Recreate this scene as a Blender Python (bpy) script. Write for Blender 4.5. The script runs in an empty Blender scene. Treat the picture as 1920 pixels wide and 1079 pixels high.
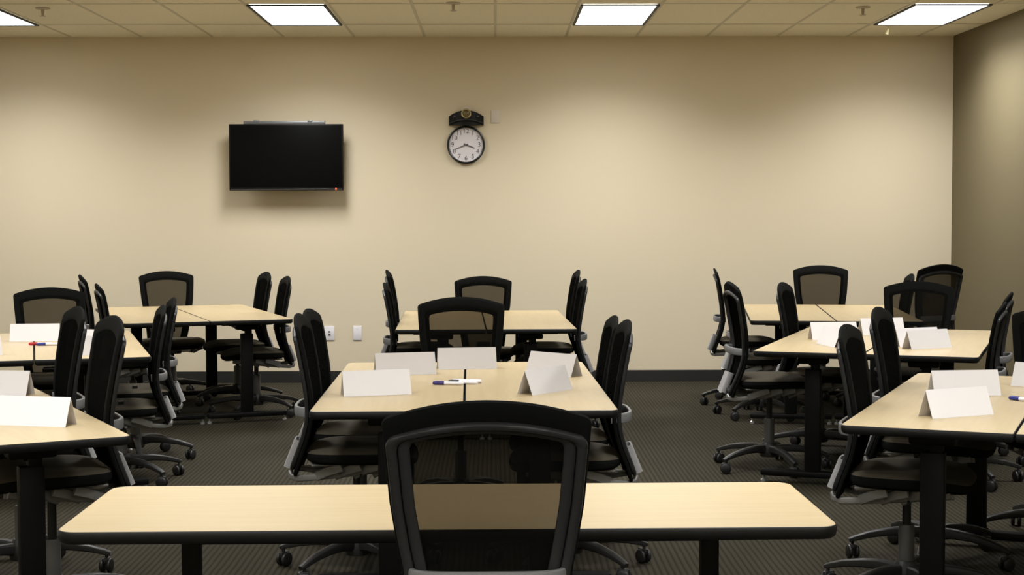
import bpy, bmesh, math, random
from mathutils import Vector, Matrix
random.seed(7)
PI = math.pi
S = bpy.context.scene
C = S.collection

# ------------------------------------------------------------------ materials
def mat(name, col, rough=.5, metal=0., spec=.5, emit=None, estr=0., noise=None, bump=None, coat=0.):
    m = bpy.data.materials.new(name); m.use_nodes = True
    nt = m.node_tree; b = nt.nodes['Principled BSDF']
    b.inputs['Base Color'].default_value = (*col, 1)
    b.inputs['Roughness'].default_value = rough
    b.inputs['Metallic'].default_value = metal
    b.inputs['Specular IOR Level'].default_value = spec
    if coat: b.inputs['Coat Weight'].default_value = coat
    if emit:
        b.inputs['Emission Color'].default_value = (*emit, 1)
        b.inputs['Emission Strength'].default_value = estr
    if noise or bump:
        tc = nt.nodes.new('ShaderNodeTexCoord')
        if noise:
            sc, amt = noise
            n = nt.nodes.new('ShaderNodeTexNoise'); n.inputs['Scale'].default_value = sc; n.inputs['Detail'].default_value = 4
            nt.links.new(tc.outputs['Object'], n.inputs['Vector'])
            r = nt.nodes.new('ShaderNodeValToRGB')
            r.color_ramp.elements[0].position = .3; r.color_ramp.elements[1].position = .7
            r.color_ramp.elements[0].color = (*[c*(1-amt) for c in col], 1)
            r.color_ramp.elements[1].color = (*[min(1, c*(1+amt)) for c in col], 1)
            nt.links.new(n.outputs['Fac'], r.inputs['Fac']); nt.links.new(r.outputs['Color'], b.inputs['Base Color'])
        if bump:
            sc, st = bump
            n = nt.nodes.new('ShaderNodeTexNoise'); n.inputs['Scale'].default_value = sc; n.inputs['Detail'].default_value = 3
            nt.links.new(tc.outputs['Object'], n.inputs['Vector'])
            bp = nt.nodes.new('ShaderNodeBump'); bp.inputs['Strength'].default_value = st; bp.inputs['Distance'].default_value = .002
            nt.links.new(n.outputs['Fac'], bp.inputs['Height']); nt.links.new(bp.outputs['Normal'], b.inputs['Normal'])
    return m

def wood_mat():
    m = mat('maple laminate', (.78, .58, .33), .38, spec=.35)
    nt = m.node_tree; b = nt.nodes['Principled BSDF']
    tc = nt.nodes.new('ShaderNodeTexCoord'); mp = nt.nodes.new('ShaderNodeMapping')
    mp.inputs['Scale'].default_value = (14, .9, 1)
    nt.links.new(tc.outputs['Object'], mp.inputs['Vector'])
    n = nt.nodes.new('ShaderNodeTexNoise'); n.inputs['Scale'].default_value = 3; n.inputs['Detail'].default_value = 6; n.inputs['Roughness'].default_value = .6
    nt.links.new(mp.outputs['Vector'], n.inputs['Vector'])
    r = nt.nodes.new('ShaderNodeValToRGB')
    r.color_ramp.elements[0].position = .3; r.color_ramp.elements[1].position = .72
    r.color_ramp.elements[0].color = (.415, .322, .182, 1); r.color_ramp.elements[1].color = (.465, .368, .213, 1)
    nt.links.new(n.outputs['Fac'], r.inputs['Fac']); nt.links.new(r.outputs['Color'], b.inputs['Base Color'])
    return m

def carpet_mat():
    m = mat('ribbed carpet', (.06, .05, .035), .95, spec=.1)
    nt = m.node_tree; b = nt.nodes['Principled BSDF']
    tc = nt.nodes.new('ShaderNodeTexCoord')
    w = nt.nodes.new('ShaderNodeTexWave'); w.wave_type = 'BANDS'; w.bands_direction = 'X'; w.wave_profile = 'SIN'
    w.inputs['Scale'].default_value = .314/.026; w.inputs['Distortion'].default_value = .5; w.inputs['Detail'].default_value = 1; w.inputs['Detail Scale'].default_value = .6
    nt.links.new(tc.outputs['Object'], w.inputs['Vector'])
    n = nt.nodes.new('ShaderNodeTexNoise'); n.inputs['Scale'].default_value = 260; n.inputs['Detail'].default_value = 2
    nt.links.new(tc.outputs['Object'], n.inputs['Vector'])
    mx = nt.nodes.new('ShaderNodeMath'); mx.operation = 'MULTIPLY_ADD'; mx.inputs[1].default_value = .8; 
    nt.links.new(n.outputs['Fac'], mx.inputs[0]); nt.links.new(w.outputs['Fac'], mx.inputs[2])
    r = nt.nodes.new('ShaderNodeValToRGB')
    r.color_ramp.elements[0].position = .25; r.color_ramp.elements[1].position = 1.1
    r.color_ramp.elements[0].color = (.014, .012, .0075, 1); r.color_ramp.elements[1].color = (.039, .034, .022, 1)
    nt.links.new(mx.outputs[0], r.inputs['Fac']); nt.links.new(r.outputs['Color'], b.inputs['Base Color'])
    bp = nt.nodes.new('ShaderNodeBump'); bp.inputs['Strength'].default_value = .5; bp.inputs['Distance'].default_value = .004
    nt.links.new(mx.outputs[0], bp.inputs['Height']); nt.links.new(bp.outputs['Normal'], b.inputs['Normal'])
    return m

def mesh_mat():
    # open knit: thin dark threads on the skin, an absorbing sheet of real thickness between them
    m = bpy.data.materials.new('black back mesh'); m.use_nodes = True
    nt = m.node_tree; nt.nodes.clear()
    o = nt.nodes.new('ShaderNodeOutputMaterial'); mx = nt.nodes.new('ShaderNodeMixShader')
    t = nt.nodes.new('ShaderNodeBsdfTransparent'); t.inputs['Color'].default_value = (1, 1, 1, 1)
    d = nt.nodes.new('ShaderNodeBsdfDiffuse'); d.inputs['Color'].default_value = (.020, .0205, .018, 1)
    mx.inputs[0].default_value = .22
    nt.links.new(t.outputs[0], mx.inputs[1]); nt.links.new(d.outputs[0], mx.inputs[2]); nt.links.new(mx.outputs[0], o.inputs[0])
    a = nt.nodes.new('ShaderNodeVolumeAbsorption'); a.inputs['Color'].default_value = (.13, .08, 0, 1); a.inputs['Density'].default_value = 1.58/.006
    nt.links.new(a.outputs[0], o.inputs['Volume'])
    return m

def lens_mat():
    m = mat('fluorescent lens', (.9, .9, .88), .6, emit=(1, .985, .95), estr=1.5)
    nt = m.node_tree; b = nt.nodes['Principled BSDF']
    tc = nt.nodes.new('ShaderNodeTexCoord'); mp = nt.nodes.new('ShaderNodeMapping'); mp.inputs['Scale'].default_value = (3, 14, 1)
    nt.links.new(tc.outputs['Object'], mp.inputs['Vector'])
    n = nt.nodes.new('ShaderNodeTexNoise'); n.inputs['Scale'].default_value = 1.3; n.inputs['Detail'].default_value = 2
    nt.links.new(mp.outputs['Vector'], n.inputs['Vector'])
    r = nt.nodes.new('ShaderNodeMapRange'); r.inputs[1].default_value = .22; r.inputs[2].default_value = .42; r.inputs[3].default_value = .85; r.inputs[4].default_value = 6.5
    nt.links.new(n.outputs['Fac'], r.inputs[0]); nt.links.new(r.outputs[0], b.inputs['Emission Strength'])
    return m

M = dict(
    wall=mat('cream wall paint', (.68, .595, .435), .75, spec=.25, bump=(180, .12)),
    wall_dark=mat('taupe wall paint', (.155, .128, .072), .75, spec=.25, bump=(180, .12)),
    tile=mat('ceiling tile', (.92, .86, .69), .9, spec=.1, noise=(40, .03), bump=(300, .3)),
    tbar=mat('ceiling grid bar', (.66, .61, .48), .6),
    base=mat('rubber baseboard', (.011, .0112, .0098), .6),
    carpet=carpet_mat(), wood=wood_mat(),
    edge=mat('black vinyl edge', (.008, .0085, .0085), .42, spec=.3),
    blackmetal=mat('black powder coat', (.003, .003, .003), .5, spec=.15),
    glide=mat('steel glide', (.55, .55, .53), .35, .8),
    frame=mat('black back frame', (.009, .009, .0085), .5, spec=.3),
    fabric=mat('black knit edge', (.0055, .0058, .0052), .85, spec=.06, bump=(500, .3)),
    rim=mat('dark grey rim', (.018, .0185, .019), .45, spec=.3),
    silver=mat('silver grey plastic', (.34, .335, .335), .42, .1), lumbar=mat('grey lumbar plastic', (.18, .18, .18), .42, .1),
    carrier=mat('grey seat carrier', (.19, .186, .17), .4, .3),
    seat=mat('brown black seat fabric', (.060, .051, .034), .9, spec=.2, bump=(600, .4)),
    base_grey=mat('graphite base', (.020, .020, .019), .42, spec=.35),
    column=mat('grey column', (.075, .073, .068), .42, .2),
    rod=mat('dark rod', (.03, .03, .03), .3, .6),
    caster=mat('black caster', (.010, .010, .010), .45),
    mesh=mesh_mat(),
    paper=mat('white card stock', (.67, .65, .645), .8, spec=.15),
    tv=mat('tv black plastic', (.004, .004, .004), .45, spec=.2), screen=mat('tv screen', (.004, .004, .004), .4, spec=.03),
    tvlip=mat('tv lower lip', (.05, .05, .05), .3), led=mat('red standby led', (.6, .03, .01), .4, emit=(1, .08, .02), estr=2.2),
    bracket=mat('aluminium bracket', (.20, .205, .21), .4, .5),
    clockrim=mat('clock rim', (.006, .009, .008), .3), clockface=mat('clock face', (.72, .69, .72), .6), ink=mat('clock ink', (.12, .11, .12), .6),
    plate=mat('white wall plate', (.78, .76, .78), .4), plate_off=mat('cream wall plate', (.62, .56, .48), .5), slot=mat('outlet slot', (.06, .055, .05), .6),
    brass=mat('brass ring', (.42, .36, .20), .35, .6), lensglass=mat('amber lens', (.14, .105, .035), .25),
    lens=lens_mat(), troffer=mat('dark louver side', (.012, .014, .018), .5), white=mat('white enamel', (.75, .73, .68), .5),
    pale=mat('pale sprinkler', (.70, .62, .36), .4), sprk=mat('dull sprinkler', (.50, .43, .32), .5),
    barrel=mat('marker barrel', (.80, .79, .82), .4), red=mat('red cap', (.45, .015, .02), .4), blue=mat('blue cap', (.02, .03, .22), .4),
    purple=mat('violet cap', (.035, .02, .14), .4), black=mat('black cap', (.012, .011, .014), .4),
)

# ------------------------------------------------------------------ mesh helpers
def link(name, verts, faces, m, parent=None, smooth=True, loc=(0, 0, 0), rot=(0, 0, 0), mats=None, mi=None):
    me = bpy.data.meshes.new(name); me.from_pydata([tuple(v) for v in verts], [], faces)
    bm = bmesh.new(); bm.from_mesh(me); bmesh.ops.recalc_face_normals(bm, faces=bm.faces); bm.to_mesh(me); bm.free()
    for mm in (mats or [m]): me.materials.append(mm)
    if mi: me.polygons.foreach_set('material_index', mi)
    if smooth:
        me.polygons.foreach_set('use_smooth', [True]*len(me.polygons))
        try: me.set_sharp_from_angle(angle=math.radians(35))
        except Exception: pass
    o = bpy.data.objects.new(name, me); C.objects.link(o)
    o.location = loc; o.rotation_euler = rot
    if parent: o.parent = parent
    return o

class MB:
    def __init__(s): s.v = []; s.f = []
    def add(s, v, f):
        n = len(s.v); s.v += [Vector(p) for p in v]; s.f += [[i+n for i in q] for q in f]; return s
    def box(s, c, d, bev=0., mtx=None):
        if bev <= 0:
            v = [Vector((c[0]+sx*d[0]/2, c[1]+sy*d[1]/2, c[2]+sz*d[2]/2)) for sx in (-1, 1) for sy in (-1, 1) for sz in (-1, 1)]
            f = [(0, 1, 3, 2), (4, 6, 7, 5), (0, 4, 5, 1), (2, 3, 7, 6), (0, 2, 6, 4), (1, 5, 7, 3)]
        else:
            bm = bmesh.new(); bmesh.ops.create_cube(bm, size=1)
            for q in bm.verts: q.co = Vector((q.co.x*d[0], q.co.y*d[1], q.co.z*d[2]))
            bmesh.ops.bevel(bm, geom=bm.edges[:], offset=bev, segments=2, affect='EDGES', profile=.5)
            bm.verts.ensure_lookup_table()
            v = [q.co + Vector(c) for q in bm.verts]; f = [[q.index for q in p.verts] for p in bm.faces]; bm.free()
        if mtx: v = [mtx @ q for q in v]
        return s.add(v, f)
    def cyl(s, p0, p1, r0, r1=None, n=20, cap=True):
        r1 = r0 if r1 is None else r1
        p0, p1 = Vector(p0), Vector(p1); d = (p1-p0).normalized()
        a = d.orthogonal().normalized(); b = d.cross(a)
        v = []
        for p, r in ((p0, r0), (p1, r1)):
            for i in range(n):
                t = 2*PI*i/n; v.append(p+a*r*math.cos(t)+b*r*math.sin(t))
        f = [(i, (i+1) % n, n+(i+1) % n, n+i) for i in range(n)]
        if cap: f += [list(range(n))[::-1], list(range(n, 2*n))]
        return s.add(v, f)
    def lathe(s, prof, c=(0, 0, 0), n=28):          # prof: (r, z) list, axis z
        v = []; f = []
        for r, z in prof:
            for i in range(n):
                t = 2*PI*i/n; v.append((c[0]+r*math.cos(t), c[1]+r*math.sin(t), c[2]+z))
        for k in range(len(prof)-1):
            for i in range(n): f.append((k*n+i, k*n+(i+1) % n, (k+1)*n+(i+1) % n, (k+1)*n+i))
        f.append(list(range(n))[::-1]); f.append([(len(prof)-1)*n+i for i in range(n)])
        return s.add(v, f)
    def sweep(s, path, sec, up=None, closed=False, cap=True):   # sec: fn(k)->list of (a,b) in (side, up) frame
        P = [Vector(p) for p in path]; n = len(P); v = []; f = []; ns = None
        for k in range(n):
            t = (P[(k+1) % n]-P[k-1]) if closed else (P[min(k+1, n-1)]-P[max(k-1, 0)])
            t.normalize(); u = Vector(up) if up else Vector((0, 0, 1))
            side = t.cross(u)
            if side.length < 1e-4: side = t.cross(Vector((0, 1, 0)))
            side.normalize(); u2 = side.cross(t)
            q = sec(k); ns = len(q)
            v += [P[k]+side*a+u2*b for a, b in q]
        for k in range(n if closed else n-1):
            k2 = (k+1) % n
            for i in range(ns): f.append((k*ns+i, k*ns+(i+1) % ns, k2*ns+(i+1) % ns, k2*ns+i))
        if cap and not closed: f.append(list(range(ns))[::-1]); f.append([(n-1)*ns+i for i in range(ns)])
        return s.add(v, f)
    def build(s, name, m, parent=None, **k): return link(name, s.v, s.f, m, parent, **k)

def sup(a, b, e=4., n=16):
    q = []
    for i in range(n):
        t = 2*PI*i/n; c, d = math.cos(t), math.sin(t)
        q.append((a*math.copysign(abs(c)**(2/e), c), b*math.copysign(abs(d)**(2/e), d)))
    return q

def tag(o, label, cat, group=None, kind=None):
    if label: o['label'] = label
    if cat: o['category'] = cat
    if group: o['group'] = group
    if kind: o['kind'] = kind
    return o
def thing(name, label, cat, loc=(0, 0, 0), rz=0, group=None, rot=None):
    o = bpy.data.objects.new(name, None); C.objects.link(o); o.empty_display_size = .1
    o.location = loc; o.rotation_euler = rot or (0, 0, rz)
    return tag(o, label, cat, group)
def copy_tree(o, parent=None):
    c = o.copy(); C.objects.link(c)
    if parent: c.parent = parent
    for ch in list(o.children): copy_tree(ch, c)
    return c

# ------------------------------------------------------------------ setting
D, ZC = 13.408, 3.004
XL, XR, YB = -5.8, 3.985, -2.6
G0 = .0049; TW = .61; CW, CL = .866, 1.235
def struct(name, mb, m, **k):
    o = mb.build(name, m, smooth=False, **k); o['kind'] = 'structure'; return o
struct('floor', MB().box(((XL+XR)/2, (YB+D)/2, -.05), (XR-XL+.4, D-YB+.4, .1)), M['carpet'])
struct('wall_back', MB().box(((XL+XR)/2, D+.06, ZC/2), (XR-XL+.24, .12, ZC)), M['wall'])
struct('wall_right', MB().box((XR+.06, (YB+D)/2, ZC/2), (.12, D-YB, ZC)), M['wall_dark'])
struct('wall_left', MB().box((XL-.06, (YB+D)/2, ZC/2), (.12, D-YB, ZC)), M['wall'])
struct('wall_front', MB().box(((XL+XR)/2, YB-.06, ZC/2), (XR-XL+.24, .12, ZC)), M['wall'])
struct('baseboard_back', MB().box(((XL+XR)/2, D-.006, .05), (XR-XL-.03, .012, .1), .003), M['base'])
struct('baseboard_right', MB().box((XR-.006, (YB+D)/2, .05), (.012, D-YB-.03, .1), .003), M['base'])
struct('baseboard_left', MB().box((XL+.006, (YB+D)/2, .05), (.012, D-YB-.03, .1), .003), M['base'])
# ceiling: tiles with the exposed grid in the same mesh
cb = MB().box(((XL+XR)/2, (YB+D)/2, ZC+.05), (XR-XL+.24, D-YB+.24, .1)); n0 = len(cb.f)
i = math.ceil((XL-G0)/TW)
while G0+i*TW < XR-.02:
    cb.box((G0+i*TW, (YB+D)/2, ZC-.001), (.022, D-YB, .004)); i += 1
y = D-CW
while y > YB+.05:
    cb.box(((XL+XR)/2, y, ZC-.0012), (XR-XL, .022, .004)); y -= CL
oc = link('ceiling', cb.v, cb.f, None, smooth=False, mats=[M['tile'], M['tbar']], mi=[0]*n0+[1]*(len(cb.f)-n0)); oc['kind'] = 'structure'

# ------------------------------------------------------------------ ceiling lights
LX = [G0+(k-6)*TW for k in (-.5, 3.5, 7.5, 11.5)]
LPOWER, LSPREAD = 41.5, 138
def ceiling_light(x, y, label, visible):
    t = thing('ceiling_light', label, 'ceiling light', (x, y, ZC-.004), 0, 'recessed fluorescent ceiling lights')
    w, l = TW-.03, CL-.03
    for sx in (-1, 1): MB().box((sx*(w/2-.011), 0, -.006), (.022, l, .012), .002).build('side_rail', M['troffer'], t)
    for sy in (-1, 1): MB().box((0, sy*(l/2-.006), -.006), (w-.044, .012, .012), .002).build('end_rail', M['troffer'], t)
    MB().box((0, 0, -.003), (w-.044, l-.024, .006)).build('diffuser', M['lens'], t, smooth=False)
for r in (0, 3, 6, 9, 11):
    for q, x in enumerate(LX):
        y = D-CW-CL/2-r*CL
        ld = bpy.data.lights.new('troffer lamp', 'AREA'); ld.shape = 'RECTANGLE'; ld.size = TW-.09; ld.size_y = CL-.09
        ld.energy = LPOWER; ld.color = (1, 1.01, 1.03); ld.spread = math.radians(LSPREAD)
        lo = bpy.data.objects.new('troffer lamp', ld); C.objects.link(lo); lo.location = (x, y, ZC-.018)
        if r == 0:
            ceiling_light(x, y, ['bright ceiling light panel cut by the frame edge, furthest from the brown wall', 'bright ceiling light panel above the wall mounted television',
                'bright ceiling light panel just beyond the wall clock, mid ceiling', 'bright ceiling light panel beside the brown side wall'][q], True)
        else:
            ceiling_light(x, y, 'ceiling light panel further up the room over the viewer', False)

# ------------------------------------------------------------------ ceiling sprinklers
def sprinkler(x, y, label):
    t = thing('sprinkler_head', label, 'sprinkler', (x, y, ZC-.0005), 0, 'ceiling sprinkler heads')
    MB().lathe([(.001, -.001), (.055, -.001), (.052, -.007), (.02, -.012), (.001, -.012)]).build('escutcheon', M['sprk'], t)
    MB().lathe([(.001, -.01), (.012, -.01), (.010, -.05), (.006, -.056), (.024, -.058), (.024, -.061), (.001, -.061)]).build('deflector', M['sprk'], t)
sprinkler(-3.353, 11.539, 'dull sprinkler head on the ceiling above the far table pair below the television')
sprinkler(-.3, 11.266, 'flat dull sprinkler head on the ceiling in front of the wall clock')
sprinkler(2.742, 11.515, 'dull sprinkler head on the ceiling beside the light near the brown wall')
t = thing('sprinkler_head', 'pale yellowish pendant sprinkler hanging under the light by the brown wall', 'sprinkler', (3.225, 12.63, ZC-.001), 0, 'ceiling sprinkler heads')
MB().lathe([(.001, -.001), (.03, -.001), (.028, -.008), (.001, -.008)]).build('escutcheon', M['white'], t)
MB().cyl((0, 0, -.006), (-.008, 0, -.035), .006).cyl((-.008, 0, -.035), (-.022, 0, -.075), .009, .015).build('pendant_body', M['pale'], t)

# ------------------------------------------------------------------ television
tx, tz = -1.787, 1.957
t = thing('television', 'black flat screen television mounted on the cream back wall', 'television', (tx, D-.17, tz-.283))
W, H = .976, .566
MB().box((0, 0, H/2), (W, .035, H), .006).build('housing', M['tv'], t)
MB().box((0, -.0185, H/2+.008), (W-.026, .003, H-.04), .001).build('screen', M['screen'], t)
MB().box((0, -.019, .010), (W-.02, .006, .010), .002).build('lower_lip', M['tvlip'], t)
MB().box((.30, -.0215, .013), (.12, .003, .007), .001).build('logo_bar', M['tvlip'], t)
MB().lathe([(.001, 0), (.008, 0), (.008, .004), (.001, .005)], n=14).build('standby_light', M['led'], t, loc=(.425, -.021, .012), rot=(PI/2, 0, 0))
bk = MB().box((0, .040, H*.55), (W*.6, .045, H*.6), .01)
bk.build('rear_bulge', M['tv'], t)
br = MB().box((-.02, .045, H+.014), (.70, .035, .030), .005)
br.box((-.26, .045, H+.026), (.05, .04, .02), .004).box((.20, .045, H+.026), (.04, .04, .02), .004)
br.box((-.02, .075, H*.55), (.50, .03, .3), .004).box((-.02, .117, H*.55), (.12, .10, .12), .004).box((-.02, .161, H*.55), (.30, .014, .26), .004)
br.build('wall_bracket', M['bracket'], t)

# ------------------------------------------------------------------ clock
def text_mesh(body, size):
    cu = bpy.data.curves.new('t', 'FONT'); cu.body = body; cu.size = size; cu.align_x = 'CENTER'; cu.align_y = 'CENTER'; cu.extrude = .0004
    ob = bpy.data.objects.new('t', cu); C.objects.link(ob)
    me = bpy.data.meshes.new_from_object(ob.evaluated_get(bpy.context.evaluated_depsgraph_get()))
    v = [q.co.copy() for q in me.vertices]; f = [list(p.vertices) for p in me.polygons]
    bpy.data.objects.remove(ob); bpy.data.curves.remove(cu); bpy.data.meshes.remove(me)
    return v, f
t = thing('wall_clock', 'round black rimmed wall clock with white face on the back wall', 'clock', (-.252, D-.002, 2.068), 0, rot=(PI/2, 0, 0))
R0 = .166
MB().lathe([(R0-.02, 0), (R0-.004, 0), (R0, .012), (R0-.003, .034), (R0-.010, .038), (R0-.018, .033), (R0-.02, .02), (R0-.02, 0)], n=64).build('rim', M['clockrim'], t)
MB().lathe([(.001, .002), (R0-.019, .002), (R0-.019, .018), (.001, .018)], n=64).build('face', M['clockface'], t)
nb = MB()
for k in range(1, 13):
    v, f = text_mesh(str(k), .056); a = PI/2-k*PI/6
    nb.add([q+Vector((.116*math.cos(a), .116*math.sin(a), .019)) for q in v], f)
nb.build('numerals', M['ink'], t, smooth=False)
def hand(name, ang, l, w, z):
    a = PI/2-math.radians(ang); m = Matrix.Rotation(a, 4, 'Z')
    v = [m @ Vector(p) for p in [(-.02, -w, z), (l, -w*.5, z), (l, w*.5, z), (-.02, w, z), (-.02, -w, z+.0015), (l, -w*.5, z+.0015), (l, w*.5, z+.0015), (-.02, w, z+.0015)]]
    MB().add(v, [(0, 3, 2, 1), (4, 5, 6, 7), (0, 1, 5, 4), (1, 2, 6, 5), (2, 3, 7, 6), (3, 0, 4, 7)]).build(name, M['ink'], t, smooth=False)
hand('hour_hand', 111, .080, .0075, .022); hand('minute_hand', 248, .105, .0045, .0245)
MB().lathe([(.001, .019), (.008, .019), (.008, .027), (.001, .028)], n=16).build('center_cap', M['ink'], t)

# ------------------------------------------------------------------ wall unit above the clock
t = thing('wall_alarm_unit', 'black curved wall unit with a brass ringed lens above the clock', 'wall unit', (-.248, D, 2.235))
def arc_shell(z0, z1, depth, top_drop):
    n = 24; v = []; f = []
    for j in range(n+1):
        s = -1+2*j/n; x = s*.15; d = .02+depth*(1-abs(s)**2.2); zt = z1-top_drop*abs(s)**2
        v += [(x, -.001, z0), (x, -d, z0), (x, -d*.93, zt), (x, -.001, zt)]
    for j in range(n):
        for k in range(4): f.append((4*j+k, 4*j+(k+1) % 4, 4*j+4+(k+1) % 4, 4*j+4+k))
    f += [(0, 1, 2, 3), (4*n+3, 4*n+2, 4*n+1, 4*n)]
    return v, f
MB().add(*arc_shell(.0, .128, .065, .05)).build('housing', M['tv'], t)
sh = MB(); pa = [(-.14+.28*j/20, -.035-.062*(1-abs(-1+2*j/20)**2.2), .018+.028*(1-(-1+2*j/20)**2)) for j in range(21)]
sh.sweep(pa, lambda k: sup(.004, .006, 3, 10)); sh.build('lower_rib', M['rim'], t)
for sx in (-1, 1): MB().box((sx*.10, -.065, .075), (.02, .012, .018), .003).build('vent', M['tvlip'], t)
q = MB()
for z, (ra, rb) in ((0, (.03, .044)),):
    q.lathe([(ra, 0), (rb, 0), (rb, .02), (rb-.005, .026), (ra+.002, .024), (ra, .018), (ra, 0)], n=36)
q.build('lens_ring', M['brass'], t, loc=(0, -.074, .098), rot=(PI/2, 0, 0))
MB().lathe([(.001, 0), (.031, 0), (.030, .010), (.018, .016), (.001, .018)], n=30).build('lens', M['lensglass'], t, loc=(0, -.076, .098), rot=(PI/2, 0, 0))
MB().lathe([(.001, 0), (.045, 0), (.042, .02), (.03, .034), (.001, .038)], n=30).build('dome', M['plate_off'], t, loc=(0, -.045, .128), rot=(PI/2, 0, 0))

# ------------------------------------------------------------------ wall plates
def wall_plate(x, z, w, h, m, label, kind, right=False, yy=None):
    if right: t = thing('wall_outlet', label, 'wall plate', (XR, yy, z), PI/2+PI)
    else: t = thing('wall_outlet' if kind else 'blank_wall_plate', label, 'wall plate', (x, D, z))
    if right: t.rotation_euler = (0, 0, -PI/2); 
    MB().box((0, -.004, 0), (w, .008, h), .003).build('cover_plate', m, t)
    if kind == 'outlet':
        for sz in (-1, 1):
            b = MB().box((0, -.009, sz*.022), (.034, .003, .030), .002).build('socket', M['plate'], t)
            MB().box((-.007, -.011, sz*.022), (.004, .002, .011)).box((.007, -.011, sz*.022), (.004, .002, .011)).build('slot', M['slot'], b, smooth=False)
    elif kind == 'data':
        b = MB().box((0, -.009, 0), (.028, .003, .05), .002).build('jack_panel', M['plate'], t)
        MB().box((0, -.011, .012), (.016, .002, .013)).box((0, -.011, -.012), (.016, .002, .013)).build('jack', M['slot'], b, smooth=False)
    else:
        MB().lathe([(.001, 0), (.003, 0), (.003, .001), (.001, .001)], n=10).build('screw', M['glide'], t, loc=(0, -.008, .035), rot=(PI/2, 0, 0))
wall_plate(-1.449, .432, .088, .126, M['plate'], 'white wall outlet with two dark sockets near the baseboard, beside a chair back', 'data')
wall_plate(-1.205, .432, .074, .126, M['plate'], 'blank white wall plate low on the back wall beside the outlet', 'blank')
wall_plate(.004, 2.314, .076, .114, M['plate_off'], 'cream wall plate high on the back wall beside the clock', 'blank')
wall_plate(0, .457, .088, .116, M['plate'], 'white wall outlet low on the brown side wall', 'outlet', True, 11.70)

# ------------------------------------------------------------------ tables
TH = .737
def rounded_rect(w, l, radii, n=7):
    pts = []
    for (sx, sy, a0), r in zip(((1, 1, 0), (-1, 1, 90), (-1, -1, 180), (1, -1, 270)), radii):
        cx, cy = sx*(w/2-r), sy*(l/2-r)
        for j in range(n+1):
            a = math.radians(a0+90*j/n); pts.append((cx+r*math.cos(a), cy+r*math.sin(a)))
    return pts
def make_table(name, label, loc, rz, w, l, radii, group, long_axis='y', inset=.22, ct=.63):
    t = thing(name, label, 'table', (*loc, 0), rz, group)
    th = .031
    out = rounded_rect(w, l, radii); n = len(out)
    def off(d): return rounded_rect(w-2*d, l-2*d, [max(.002, r-d) for r in radii])
    # laminate surface
    inn = off(.004)
    v = [(x, y, TH) for x, y in inn]+[(x, y, TH-.004) for x, y in inn]
    f = [list(range(n)), list(range(n, 2*n))[::-1]]+[(i, (i+1) % n, n+(i+1) % n, n+i) for i in range(n)]
    top = link('table_top', v, f, M['wood'], t, smooth=False)
    # vinyl edge and underside
    prof = [(.0042, TH-.0002), (.002, TH-.0008), (.0, TH-.005), (0, TH-th*.55), (.003, TH-th*.85), (.009, TH-th)]
    v = []; f = []
    for d, z in prof: v += [(x, y, z) for x, y in off(d)]
    for k in range(len(prof)-1):
        for i in range(n): f.append((k*n+i, k*n+(i+1) % n, (k+1)*n+(i+1) % n, (k+1)*n+i))
    f.append([(len(prof)-1)*n+i for i in range(n)][::-1])
    link('edge_band', v, f, M['edge'], t)
    lx = (lambda a, b: (a, b)) if long_axis == 'y' else (lambda a, b: (b, a))   # a across, b along
    L, Wd = (l, w) if long_axis == 'y' else (w, l)
    for s in (-1, 1):
        b = s*(L/2-inset)
        def bx(mb, a, bb, z, da, db, dz, bev=.004):
            p = lx(a, bb); d = lx(da, db); return mb.box((p[0], p[1], z), (d[0], d[1], dz), bev)
        mb = MB(); bx(mb, 0, b, .04+(ct-.04)/2, .085, .055, ct-.04, .008); bx(mb, .012 if ct > .6 else 0, b, (ct+.68)/2-.01, .046, .045, .70-ct+.02, .004)
        leg = mb.build('leg', M['blackmetal'], t)
        fb = MB(); bx(fb, 0, b, .055, Wd*.97, .06, .036, .010); fb.build('foot_bar', M['blackmetal'], leg)
        for sa in (-1, 1):
            p = lx(sa*(Wd*.46), b)
            MB().lathe([(.001, 0), (.017, 0), (.017, .012), (.007, .020), (.007, .040), (.001, .040)], c=(p[0], p[1], 0), n=14).build('glide', M['glide'], leg)
        mt = MB(); bx(mt, 0, b, .698, Wd*.62, .07, .018, .004); bx(mt, 0, b, .675, .16, .10, .034, .010); mt.build('mounting_bracket', M['blackmetal'], leg)
    mb = MB(); p = lx(0, 0); d = lx(.05, L-2*inset); mb.box((0, 0, .665), (d[0], d[1], .04), .004); mb.build('cross_beam', M['blackmetal'], t)
    return t
def uv(yaw): return Vector((math.cos(yaw), -math.sin(yaw))), Vector((math.sin(yaw), math.cos(yaw)))
GW, GL = 1.165, 1.891
GR = dict(mid=(-.134, 6.662, -.017), clock=(-.082, 10.704, -.025), rn=(2.101, 5.936, .409), rm=(2.25, 8.849, .366),
          rf=(2.443, 11.344, .132), lf=(-2.284, 11.45, -.352), lm=(-2.605, 8.689, -.291), ln=(-2.161, 5.672, -.482))
make_table('training_table', 'long narrow maple table with nothing on it, black mesh chair in front', (-.113, 3.866), .014+PI/2, .61, 1.84, [.05]*4, None, 'y', .265, .50)
pairs = 'maple training tables pushed together in pairs'
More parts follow.
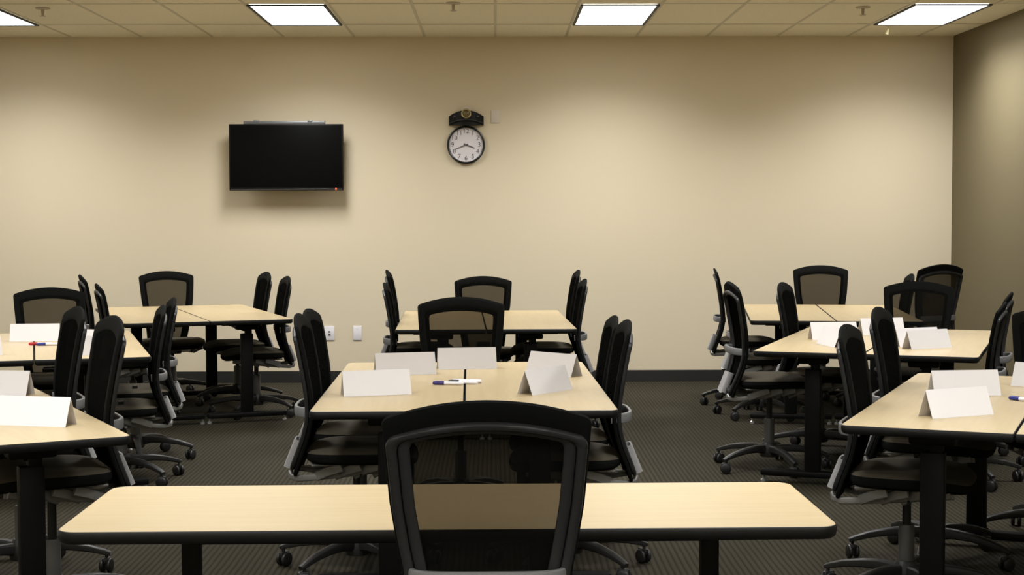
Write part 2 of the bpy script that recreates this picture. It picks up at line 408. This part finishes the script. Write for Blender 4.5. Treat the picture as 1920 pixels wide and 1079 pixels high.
TL = {
 ('mid', -1): 'maple table half carrying two white name cards, behind the foreground chair',
 ('mid', 1): 'maple table half carrying one steeply turned pair of cards, behind the foreground chair',
 ('clock', -1): 'bare maple table half under the clock, on the television side of its seam',
 ('clock', 1): 'bare maple table half under the clock, on the brown wall side of its seam',
 ('rn', -1): 'maple table half with two overlapping name cards by the front table corner',
 ('rn', 1): 'maple table half cut by the frame edge with the blue marker across its seam',
 ('rm', -1): 'maple table half with an end-on name card, by the side-on chair with white bracket',
 ('rm', 1): 'maple table half with doubled name cards, its long side facing the brown wall',
 ('rf', -1): 'bare maple table half by the back wall near the brown corner, beside open floor',
 ('rf', 1): 'bare maple table half by the back wall, tucked into the brown wall corner',
 ('lf', -1): 'bare maple table half below the television, mostly behind the chair backs',
 ('lf', 1): 'bare maple table half below the television, with two chairs along its open side',
 ('lm', -1): 'maple table half cut by the frame edge, holding the red capped marker',
 ('lm', 1): 'maple table half with name cards behind the two big plain chair backs',
 ('ln', 1): 'maple table with two name cards cut by the frame edge, next to the front table',
}
for (g, s), lab in TL.items():
    cx, cy, yaw = GR[g]; u, v = uv(yaw); c = Vector((cx, cy))+u*(s*GW/4)
    ro, ri = .035, .008
    radii = [ro, ri, ri, ro] if s > 0 else [ri, ro, ro, ri]
    make_table('training_table', lab, (c.x, c.y), -yaw, GW/2-.004, GL, radii, pairs)

# ------------------------------------------------------------------ chair prototype
PROF = [(.405, -.246), (.43, -.240), (.48, -.220), (.57, -.185), (.65, -.168), (.73, -.170), (.82, -.183), (.91, -.199), (.97, -.210), (1.02, -.224), (1.06, -.243), (1.09, -.257)]
def yprof(z):
    if z <= PROF[0][0]: return PROF[0][1]
    for (z0, y0), (z1, y1) in zip(PROF, PROF[1:]):
        if z <= z1:
            # smooth the poly-line a little with neighbours
            t = (z-z0)/(z1-z0); return y0+(y1-y0)*t
    return PROF[-1][1]
def ys(z): return sum(yprof(z+d)*w for d, w in ((-.05, .1), (-.03, .2), (0, .4), (.03, .2), (.05, .1)))
WID = [(.40, .145), (.5, .161), (.6, .175), (.694, .186), (.733, .194), (.83, .209), (.958, .2195), (1.06, .2245)]
def wid(z):
    if z <= WID[0][0]: return WID[0][1]
    for (a, p), (b, q) in zip(WID, WID[1:]):
        if z <= b: return p+(q-p)*(z-a)/(b-a)
    return WID[-1][1]
def bp(x, z, off=0.):
    def q(x, z): return Vector((x, ys(z)+.008*(x/.225)**2, z))
    p = q(x, z)
    if off:
        n = (q(x+.004, z)-q(x-.004, z)).cross(q(x, z+.004)-q(x, z-.004)).normalized()   # points to -y (rear)
        p += n*(-off if n.y > 0 else off)
    return p
def outline(ins, top, bot, r, nb=26):
    """right-hand side bottom centre -> top centre, then mirrored; (x,z) pairs"""
    zt = lambda x: 1.06-.042*(x/.228)**2-top
    zb = .41+bot
    right = []
    for j in range(7): right.append(((wid(zb)-ins-r)*j/7, zb))
    for j in range(6):
        a = -PI/2+PI/2*j/6; right.append((wid(zb)-ins-r+r*math.cos(a), zb+r+r*math.sin(a)))
    zc = zt(.2)-r
    for j in range(nb):
        z = zb+r+(zc-zb-r)*j/nb; right.append((wid(z)-ins, z))
    x0 = wid(zc)-ins-r
    for j in range(7):
        a = PI/2*j/7; right.append((x0+r*math.cos(a), zc+r*math.sin(a)+(zt(x0+r*math.cos(a))-zt(.2))))
    for j in range(10): 
        x = x0*(1-j/10); right.append((x, zt(x)))
    right.append((0, zt(0)))
    return right+[(-x, z) for x, z in right[-2:0:-1]]
def ring(outer, inner, hth, off, e=3., n=12):
    mb = MB(); v = []; f = []; N = len(outer)
    for (xo, zo), (xi, zi) in zip(outer, inner):
        po, pi_ = bp(xo, zo, off), bp(xi, zi, off); c = (po+pi_)/2; a = (po-pi_)/2
        xm, zm = (xo+xi)/2, (zo+zi)/2
        nn = bp(xm, zm, .01)-bp(xm, zm)
        nn.normalize()
        v += [c+a*p+nn*(q*hth) for p, q in sup(1, 1, e, n)]
    for k in range(N):
        k2 = (k+1) % N
        for i in range(n): f.append((k*n+i, k*n+(i+1) % n, k2*n+(i+1) % n, k2*n+i))
    return mb.add(v, f)

def make_chair():
    root = thing('mesh_office_chair', None, None)
    up = []
    up.append(ring(outline(0, 0, 0, .013), outline(.036, .056, .05, .011), .009, .001, 3.2, 14).build('back_frame', M['fabric'], root))
    rr = ring(outline(.007, .040, .02, .018), outline(.030, .058, .045, .018), .010, .019, 2.4, 12).build('rear_rim', M['rim'], root); up.append(rr)
    ring(outline(.030, .056, .044, .018), outline(.056, .068, .06, .014), .007, .013, 2.6, 12).build('inner_rim', M['rim'], rr)
    # mesh panel: a closed sheet 6 mm thick
    nx, nz = 16, 30; v = []; f = []; NP = (nx+1)*(nz+1)
    for off in (-.001, -.007):
        for j in range(nz+1):
            z = .435+(1.0-.435)*j/nz
            for i in range(nx+1):
                s = -1+2*i/nx; x = s*(wid(z)-.02)
                zz = z+((1.042-.042*(x/.228)**2)-1.0)*(j/nz)**2
                v.append(bp(x, zz, -off-.006))
    W1 = nx+1
    for j in range(nz):
        for i in range(nx):
            q = (j*W1+i, j*W1+i+1, (j+1)*W1+i+1, (j+1)*W1+i); f += [q, tuple(NP+k for k in q[::-1])]
    rim_ = [i for i in range(W1)]+[j*W1+nx for j in range(1, nz+1)]+[nz*W1+i for i in range(nx-1, -1, -1)]+[j*W1 for j in range(nz-1, 0, -1)]
    for a, b in zip(rim_, rim_[1:]+rim_[:1]): f.append((a, NP+a, NP+b, b))
    up.append(link('back_mesh', v, f, M['mesh'], root))
    # lumbar loop
    z0 = .672; y0 = ys(z0); pts = []
    for j in range(25):
        a = PI*j/24; c, s_ = math.cos(a), math.sin(a)
        pts.append((.165*math.copysign(abs(c)**.55, c), y0+.018-.088*abs(s_)**.6, z0+.004*s_))
    up.append(MB().sweep(pts, lambda k: sup(.008, .020, 4, 14)).build('lumbar_bar', M['lumbar'], root))
    # bracket sleeve behind the lower back
    mb = MB(); zc_ = .487; sl = Vector((0, yprof(.55)-yprof(.43), .12)).normalized(); cc = Vector((0, yprof(zc_)-.036, zc_))
    nrm = Vector((0, -sl.z, sl.y))
    o_, i_ = sup(.052, .022, 5, 24), sup(.046, .016, 5, 24)
    v = []; f = []
    for sec, h in ((o_, -.06), (o_, .06), (i_, .06), (i_, -.05)):
        for a, b in sec: v.append(cc+Vector((a, 0, 0))+nrm*b+sl*h)
    for k in range(3):
        for i in range(24): f.append((k*24+i, k*24+(i+1) % 24, (k+1)*24+(i+1) % 24, (k+1)*24+i))
    f.append(list(range(24))[::-1]); f.append([72+i for i in range(24)])
    up.append(mb.add(v, f).build('back_bracket', M['silver'], root))
    # seat cushion
    v = []; f = []; N = 40
    lay = [(.0, .0, 0), (.80, -.004, 0), (.93, -.002, 0), (.985, .008, 0), (1., .020, 0), (.985, .034, 0), (.93, .044, 0), (.75, .050, 0), (.4, .048, 0), (.0, .046, 0)]
    for k, (sc, z, _) in enumerate(lay):
        for (a, b) in sup(.245, .228, 3.4, N):
            x, y = a*sc, b*sc
            drop = .022*max(0, (y-.08)/.148)**2
            lift = .010*(abs(x)/.245)**2
            v.append((x, y+.025, .470+z-drop+lift*(1 if z > .02 else .3)))
    for k in range(len(lay)-1):
        for i in range(N): f.append((k*N+i, k*N+(i+1) % N, (k+1)*N+(i+1) % N, (k+1)*N+i))
    sc_ = link('seat', v, f, None, root, mats=[M['seat'], M['fabric']], mi=[(0 if 5 <= k < len(lay)-1 else 1) for k in range(len(lay)-1) for _ in range(N)]); up.append(sc_)
    # carrier under the seat: rear arms, side rails and slanted ribs
    mb = MB()
    for s in (-1, 1):
        path = [(s*.10, -.262, .425), (s*.115, -.255, .408), (s*.13, -.225, .402), (s*.145, -.17, .408), (s*.155, -.08, .418), (s*.165, .03, .432), (s*.17, .13, .446), (s*.165, .19, .452)]
        mb.sweep(path, lambda k: sup(.011, .013, 3, 10))
        for y in (-.13, -.055, .02, .095):
            mb.sweep([(s*.150, y-.02, .412+.05*(y+.15)), (s*.185, y+.03, .438+.05*(y+.15)), (s*.205, y+.085, .458+.03*(y+.15))], lambda k: sup(.007, .020, 3, 8))
    mb.box((0, 0, .462), (.36, .34, .010), .004)
    up.append(mb.build('seat_carrier', M['carrier'], root))
    mb = MB().box((0, -.01, .43), (.12, .20, .05), .014)
    mb.sweep([(0, -.09, .425), (0, -.17, .415), (0, -.235, .425), (0, -.262, .45)], lambda k: sup(.04, .010, 3, 10))
    mech = mb.build('tilt_mechanism', M['carrier'], root); up.append(mech)
    MB().sweep([(.07, .02, .43), (.16, .03, .425), (.20, .03, .42)], lambda k: sup(.005, .005, 2, 8)).build('lever', M['rod'], mech)
    for o in up: o['up'] = 1
    # column and base
    MB().lathe([(.001, .105), (.030, .105), (.030, .285), (.027, .292), (.001, .292)]).build('column', M['column'], root)
    MB().lathe([(.001, .28), (.0165, .28), (.0165, .445), (.001, .445)], n=18).build('piston', M['rod'], root)
    MB().lathe([(.001, .072), (.05, .072), (.054, .09), (.050, .13), (.036, .155), (.001, .158)]).build('base_hub', M['base_grey'], root)
    pts = [(.03, 0, .115), (.10, 0, .122), (.18, 0, .117), (.26, 0, .104), (.322, 0, .086), (.346, 0, .078)]
    hs = [(.024, .027), (.022, .022), (.020, .018), (.018, .015), (.016, .012), (.012, .009)]
    cast = None
    legm = MB().sweep(pts, lambda k: sup(*hs[k], 3, 12))
    cm = MB()
    for sy in (-1, 1): cm.lathe([(.001, -.009), (.022, -.009), (.028, -.006), (.030, 0), (.028, .006), (.022, .009), (.001, .009)], n=22)
    nv = len(cm.v)//2
    for i, q in enumerate(cm.v):
        sy = -1 if i < nv else 1
        cm.v[i] = Vector((q.x, q.z+sy*.015, q.y+.030))
    cm.box((0, 0, .050), (.050, .024, .026), .008).cyl((-.004, 0, .05), (-.004, 0, .080), .007, n=12)
    leg0 = cas0 = None
    for k in range(5):
        if leg0 is None:
            leg0 = legm.build('base_leg', M['base_grey'], root); cas0 = cm.build('caster', M['caster'], leg0, loc=(.330, 0, 0), rot=(0, 0, .5)); lg = leg0
        else:
            lg = leg0.copy(); C.objects.link(lg); lg.parent = root; cs = cas0.copy(); C.objects.link(cs); cs.parent = lg
            cs.rotation_euler = (0, 0, .5+k*1.3)
        lg.rotation_euler = (0, 0, k*2*PI/5)
    return root
proto = make_chair()
def place(o, x, y, face, dz, base, label, group):
    o.location = (x, y, 0); o.rotation_euler = (0, 0, -math.radians(face))
    for ch in o.children:
        if ch.get('up'): ch.location.z = dz
        if ch.name.startswith('base_leg'): ch.rotation_euler.z += math.radians(base)
    tag(o, label, 'chair', group)
# (table pair, side, distance along it, distance of the back from its centre line, extra turn, seat height, base turn) or a free chair (x, y, facing)
OFF = .224
CH = [
 (None, 0, -.019, 3.23, 0, .023, 20, 'large black mesh chair in the foreground, seen from behind at the long front table', None),
 ('mid', -1, -0.36, 0.668, 0, 0.007, None, 'chair on the television side of the pens table, nearer of two', 'm'),
 ('mid', -1, 0.38, 0.705, 3, -0.019, None, 'chair on the television side of the pens table, further of two', 'm'),
 ('mid', 1, -0.36, 0.66, 0, -0.024, None, 'chair on the open aisle side of the pens table, nearer of two', 'm'),
 ('mid', 1, 0.38, 0.678, 0, -0.056, None, 'chair on the open aisle side of the pens table, further of two', 'm'),
 (None, 0, -.175, 7.85, 180, -.012, 18, 'chair facing the viewer at the head of the pens table, mesh showing the table behind', 'm'),
 ('clock', -1, -0.37, 0.658, 0, -0.048, None, 'chair on the television side of the table under the clock, nearer of two', 'c'),
 ('clock', -1, 0.37, 0.675, 0, 0.011, None, 'chair on the television side of the table under the clock, further of two', 'c'),
 ('clock', 1, -0.37, 0.664, 0, -0.027, None, 'chair on the open floor side of the table under the clock, nearer of two', 'c'),
 ('clock', 1, 0.37, 0.678, 0, 0.006, None, 'chair on the open floor side of the table under the clock, further of two', 'c'),
 (None, 0, -.095, 11.89, 180, -.071, 18, 'chair at the head of the table under the clock, closest to the back wall', 'c'),
 ('ln', 1, -0.34, 0.662, 2, 0.041, None, 'big plain chair back tucked against the table cut by the frame edge, nearer of two', 'l'),
 ('ln', 1, 0.38, 0.69, 3, 0.036, None, 'big plain chair back tucked against the table cut by the frame edge, further of two', 'l'),
 ('lm', 1, -0.38, 0.676, 0, -0.088, None, 'chair with pale lumbar loop and square bracket, nearer of two beside red marker table', 'l'),
 ('lm', 1, 0.38, 0.798, 0, -0.088, None, 'chair mostly hidden behind another whose loop and bracket show, beside the red marker table', 'l'),
 (None, 0, -2.858, 9.882, 162, -.054, 18, 'chair facing the viewer at the head of the red marker table', 'l'),
 (None, 0, -2.688, 12.58, 157, -.051, 18, 'chair by the back wall at the head of the table below the television', 'f'),
 ('lf', 1, 0.39, 0.66, 0, -0.039, None, 'chair on the open side of the table below the television, further of two', 'f'),
 ('lf', 1, -0.35, 0.66, 4, -0.044, None, 'chair on the open side of the table below the television, nearer of two', 'f'),
 ('lf', -1, 0.38, 0.726, 0, -0.037, None, 'thin sliver of a chair back behind the red marker table head chair', 'f'),
 ('lf', -1, -0.37, 0.682, 0, -0.074, None, 'chair seen from behind just past the head of the red marker table', 'f'),
 ('rm', -1, -0.38, 0.818, -23, 0.016, None, 'side-on chair with white bracket and brown lit seat by the open floor', 'r'),
 ('rm', -1, 0.385, 0.655, 0, -0.013, None, 'narrow plain chair back standing before the corner table, beyond the end-on name card', 'r'),
 (None, 0, 2.655, 12.53, 187, -.016, 18, 'chair facing the viewer at the head of the corner table, against the cream wall', 'r'),
 ('rf', 1, -0.38, 0.775, -307.6, 0.047, None, 'chair swivelled away in the brown wall corner, its rear rim showing', 'r'),
 ('rf', 1, 0.38, 0.66, 0, -0.05, None, 'tip of a chair back between the two big chairs at the brown wall corner', 'r'),
 (None, 0, 2.752, 9.963, 201, -.034, 18, 'chair facing the viewer at the head of the doubled cards table', 'r'),
 ('rm', 1, -0.37, 0.662, 2, -0.071, None, 'chair on the brown wall side of the doubled cards table, nearer of two', 'r'),
 ('rm', 1, 0.37, 0.664, 2, -0.053, None, 'chair on the brown wall side of the doubled cards table, further of two', 'r'),
 ('rn', -1, -.365, 0.658, -1, -0.013, None, 'plain chair back at the overlapping cards table, nearer of two', 'r'),
 ('rn', -1, 0.38, 0.662, 0, 0.011, None, 'plain chair back at the overlapping cards table, further of two', 'r'),
 (None, 0, 2.61, 7.04, 203, -.02, 18, 'chair cut by the frame edge at the head of the overlapping cards table', 'r'),
 ('rf', -1, 0.38, 0.798, 0, -0.011, None, 'chair at the corner table on the open floor side, further of two', 'r'),
 ('rf', -1, -0.38, 0.7, -11, -0.08, None, 'chair at the corner table on the open floor side, nearer of two', 'r'),
]
GN = dict(m='chairs around the pens table', c='chairs around the table under the clock', l='chairs around the tables cut by the frame edge', f='chairs around the table below the television', r='chairs around the tables by the brown wall')
copies = [proto]+[copy_tree(proto) for _ in CH[1:]]
for o, (g, su, a1, a2, a3, dz, ba, lab, grp) in zip(copies, CH):
    if g:
        cx, cy, yaw = GR[g]; u, v = uv(yaw)
        top = Vector((cx, cy))+u*(su*a2)+v*a1
        fa = 90+math.degrees(yaw)+(180 if su > 0 else 0)+a3
        tow = v*(1 if a1 > 0 else -1)                     # nearest table leg
        if ba is None: ba = math.degrees(math.atan2(tow.y, tow.x))+fa+36
    else: top = Vector((a1, a2)); fa = a3
    a = math.radians(fa)
    place(o, top.x+OFF*math.sin(a), top.y+OFF*math.cos(a), fa, dz, ba, lab, GN.get(grp))
for o in bpy.data.objects:
    if 'up' in o: del o['up']

# ------------------------------------------------------------------ name cards (folded paper tents)
def card_mesh(L=.279, h=.1, b=.040, t=.0012):
    v = []; f = []
    for s in (-1, 1):
        # outer and inner faces of one leaf
        q = [(-L/2, s*b, 0), (L/2, s*b, 0), (L/2, 0, h), (-L/2, 0, h)]
        q2 = [(-L/2, s*(b-t*1.2), 0), (L/2, s*(b-t*1.2), 0), (L/2, 0, h-t*3), (-L/2, 0, h-t*3)]
        n = len(v); v += q+q2
        f += [(n, n+1, n+2, n+3), (n+4, n+7, n+6, n+5), (n, n+4, n+5, n+1), (n+1, n+5, n+6, n+2), (n+3, n+2, n+6, n+7), (n, n+3, n+7, n+4)]
    return v, f
cv, cf = card_mesh()
CARD0 = None
def card(p0, p1, label, b=.040, ext=None, z=TH):
    """p0->p1 is the near foot of the card, as seen by the reader"""
    global CARD0
    p0, p1 = Vector(p0), Vector(p1); d = (p1-p0).normalized(); n = Vector((-d.y, d.x))
    if ext == 'l': c = p1-d*.1395
    elif ext == 'r': c = p0+d*.1395
    else: c = (p0+p1)/2
    c = c+n*b
    if CARD0 is None:
        o = link('name_card', cv, cf, M['paper'], smooth=False); CARD0 = o
    else:
        o = CARD0.copy(); C.objects.link(o)
    o.location = (c.x, c.y, z+.0003); o.rotation_euler = (0, 0, math.atan2(d.y, d.x))
    return tag(o, label, 'name card', 'white folded name cards')
card((-.611, 6.179), (-.343, 6.254), 'blank white name card at the near television-side corner of the pens table')
card((-.54, 6.965), (-.272, 7.035), 'blank white name card turned slightly, behind another on the pens table')
card((-.27, 7.234), (.007, 7.275), 'blank white name card standing square before the head chair of the pens table')
card((.137, 7.076), (.337, 6.885), 'blank white name card showing its shaded end, rear of two on the pens table')
card((.150, 6.195), (.322, 6.412), 'blank white name card sharply twisted in front of another on the pens table')
card((-1.735, 5.375), (-1.49, 5.315), 'large white name card on the table cut by the frame edge, showing its end', ext='l')
card((-2.015, 6.248), (-1.904, 6.227), 'white name card behind a larger one on the table cut by the frame edge', ext='l')
card((-2.815, 8.92), (-2.541, 8.953), 'whole white name card in front of the head chair beside the red marker')
card((-2.70, 7.98), (-2.58, 8.06), 'white card sliver at the frame edge on the red marker table, lower of two', ext='l')
card((-2.95, 8.75), (-2.85, 8.80), 'white card corner at the frame edge on the red marker table, upper of two', ext='l')
card((-2.22, 8.08), (-2.085, 7.99), 'white card strip between the two big chair backs, lower of two', ext='l')
card((-2.30, 8.50), (-2.16, 8.44), 'white card strip between the two big chair backs, upper of two', ext='l')
card((1.811, 8.61), (1.845, 8.368), 'white name card seen nearly end-on in front of a chair row by the brown wall')
card((1.835, 8.86), (2.11, 8.90), 'white name card behind the end-on one, mostly hidden by a chair back')
card((2.21, 9.19), (2.475, 9.25), 'white name card furthest back on the doubled cards table, partly behind others')
card((2.225, 8.215), (2.500, 8.345), 'front white name card of an overlapping two before the brown wall corner')
card((2.21, 8.37), (2.475, 8.48), 'rear white name card of an overlapping two, raised behind its front one')
card((1.76, 6.119), (2.036, 6.147), 'rear white name card of two on the table beside the front table corner')
card((1.564, 5.453), (1.813, 5.562), 'front white name card of two on the table beside the front table corner')
card((2.188, 6.487), (2.231, 6.445), 'white name card cut by the frame edge above the blue marker', ext='r')

# ------------------------------------------------------------------ markers
def marker(p0, p1, capm, label, L=.135):
    """cap end p0, tail end towards p1"""
    p0, p1 = Vector(p0), Vector(p1); d = (p1-p0).normalized()
    t = thing('marker_pen', label, 'marker', (p0.x, p0.y, TH+.0085), math.atan2(d.y, d.x), 'dry erase markers')
    MB().cyl((.048, 0, 0), (L-.008, 0, 0), .0075, n=16).cyl((L-.008, 0, 0), (L, 0, 0), .006, .005, n=16).build('barrel', M['barrel'], t)
    MB().cyl((0, 0, 0), (.006, 0, 0), .0062, .0082, n=16).cyl((.006, 0, 0), (.05, 0, 0), .0082, n=16).box((.03, 0, .008), (.034, .004, .002)).build('cap', capm, t)
marker((-.27, 6.603), (-.10, 6.57), M['purple'], 'white marker with violet cap lying across the pens table seam')
marker((-.205, 6.650), (-.06, 6.598), M['black'], 'white marker with black cap lying among the pens')
marker((-.062, 6.655), (-.17, 6.690), M['barrel'], 'all pale marker lying behind the other pens')
marker((-2.628, 8.668), (-2.45, 8.668), M['red'], 'red capped white marker on the table cut by the frame edge')
marker((-2.575, 8.64), (-2.40, 8.655), M['blue'], 'dark capped marker lying against the red capped one')
marker((2.022, 6.005), (2.09, 5.886), M['blue'], 'blue capped marker at the frame edge beside the brown wall row')

# ------------------------------------------------------------------ world, camera
w = bpy.data.worlds.new('World'); S.world = w; w.use_nodes = True
w.node_tree.nodes['Background'].inputs['Color'].default_value = (.5, .47, .42, 1)
w.node_tree.nodes['Background'].inputs['Strength'].default_value = .02
f_px, hc = 2885.08, 1.4756
Rw = [[0.9999380553, -0.0109080518, -0.0022135851], [0.0107882253, 0.9987708684, -0.0483773360], [0.0027385668, 0.0483504586, 0.9988266784]]
cd = bpy.data.cameras.new('Camera'); cam = bpy.data.objects.new('Camera', cd); C.objects.link(cam)
cd.sensor_width = 36; cd.sensor_fit = 'HORIZONTAL'; cd.lens = f_px/1920*36; cd.clip_start = .05; cd.clip_end = 60
X, Y, Z = Vector(Rw[0]), Vector(Rw[2]), -Vector(Rw[1])
cam.matrix_world = Matrix(((X.x, Y.x, Z.x, 0), (X.y, Y.y, Z.y, 0), (X.z, Y.z, Z.z, hc), (0, 0, 0, 1)))
S.camera = cam
vs = S.view_settings
S.display_settings.display_device = 'sRGB'
vs.view_transform = 'Standard'; vs.look = 'None'; vs.exposure = 0; vs.gamma = 1; vs.use_curve_mapping = False
S.cycles.max_bounces = 10; S.cycles.diffuse_bounces = 6; S.cycles.transparent_max_bounces = 16
S.cycles.use_denoising = True
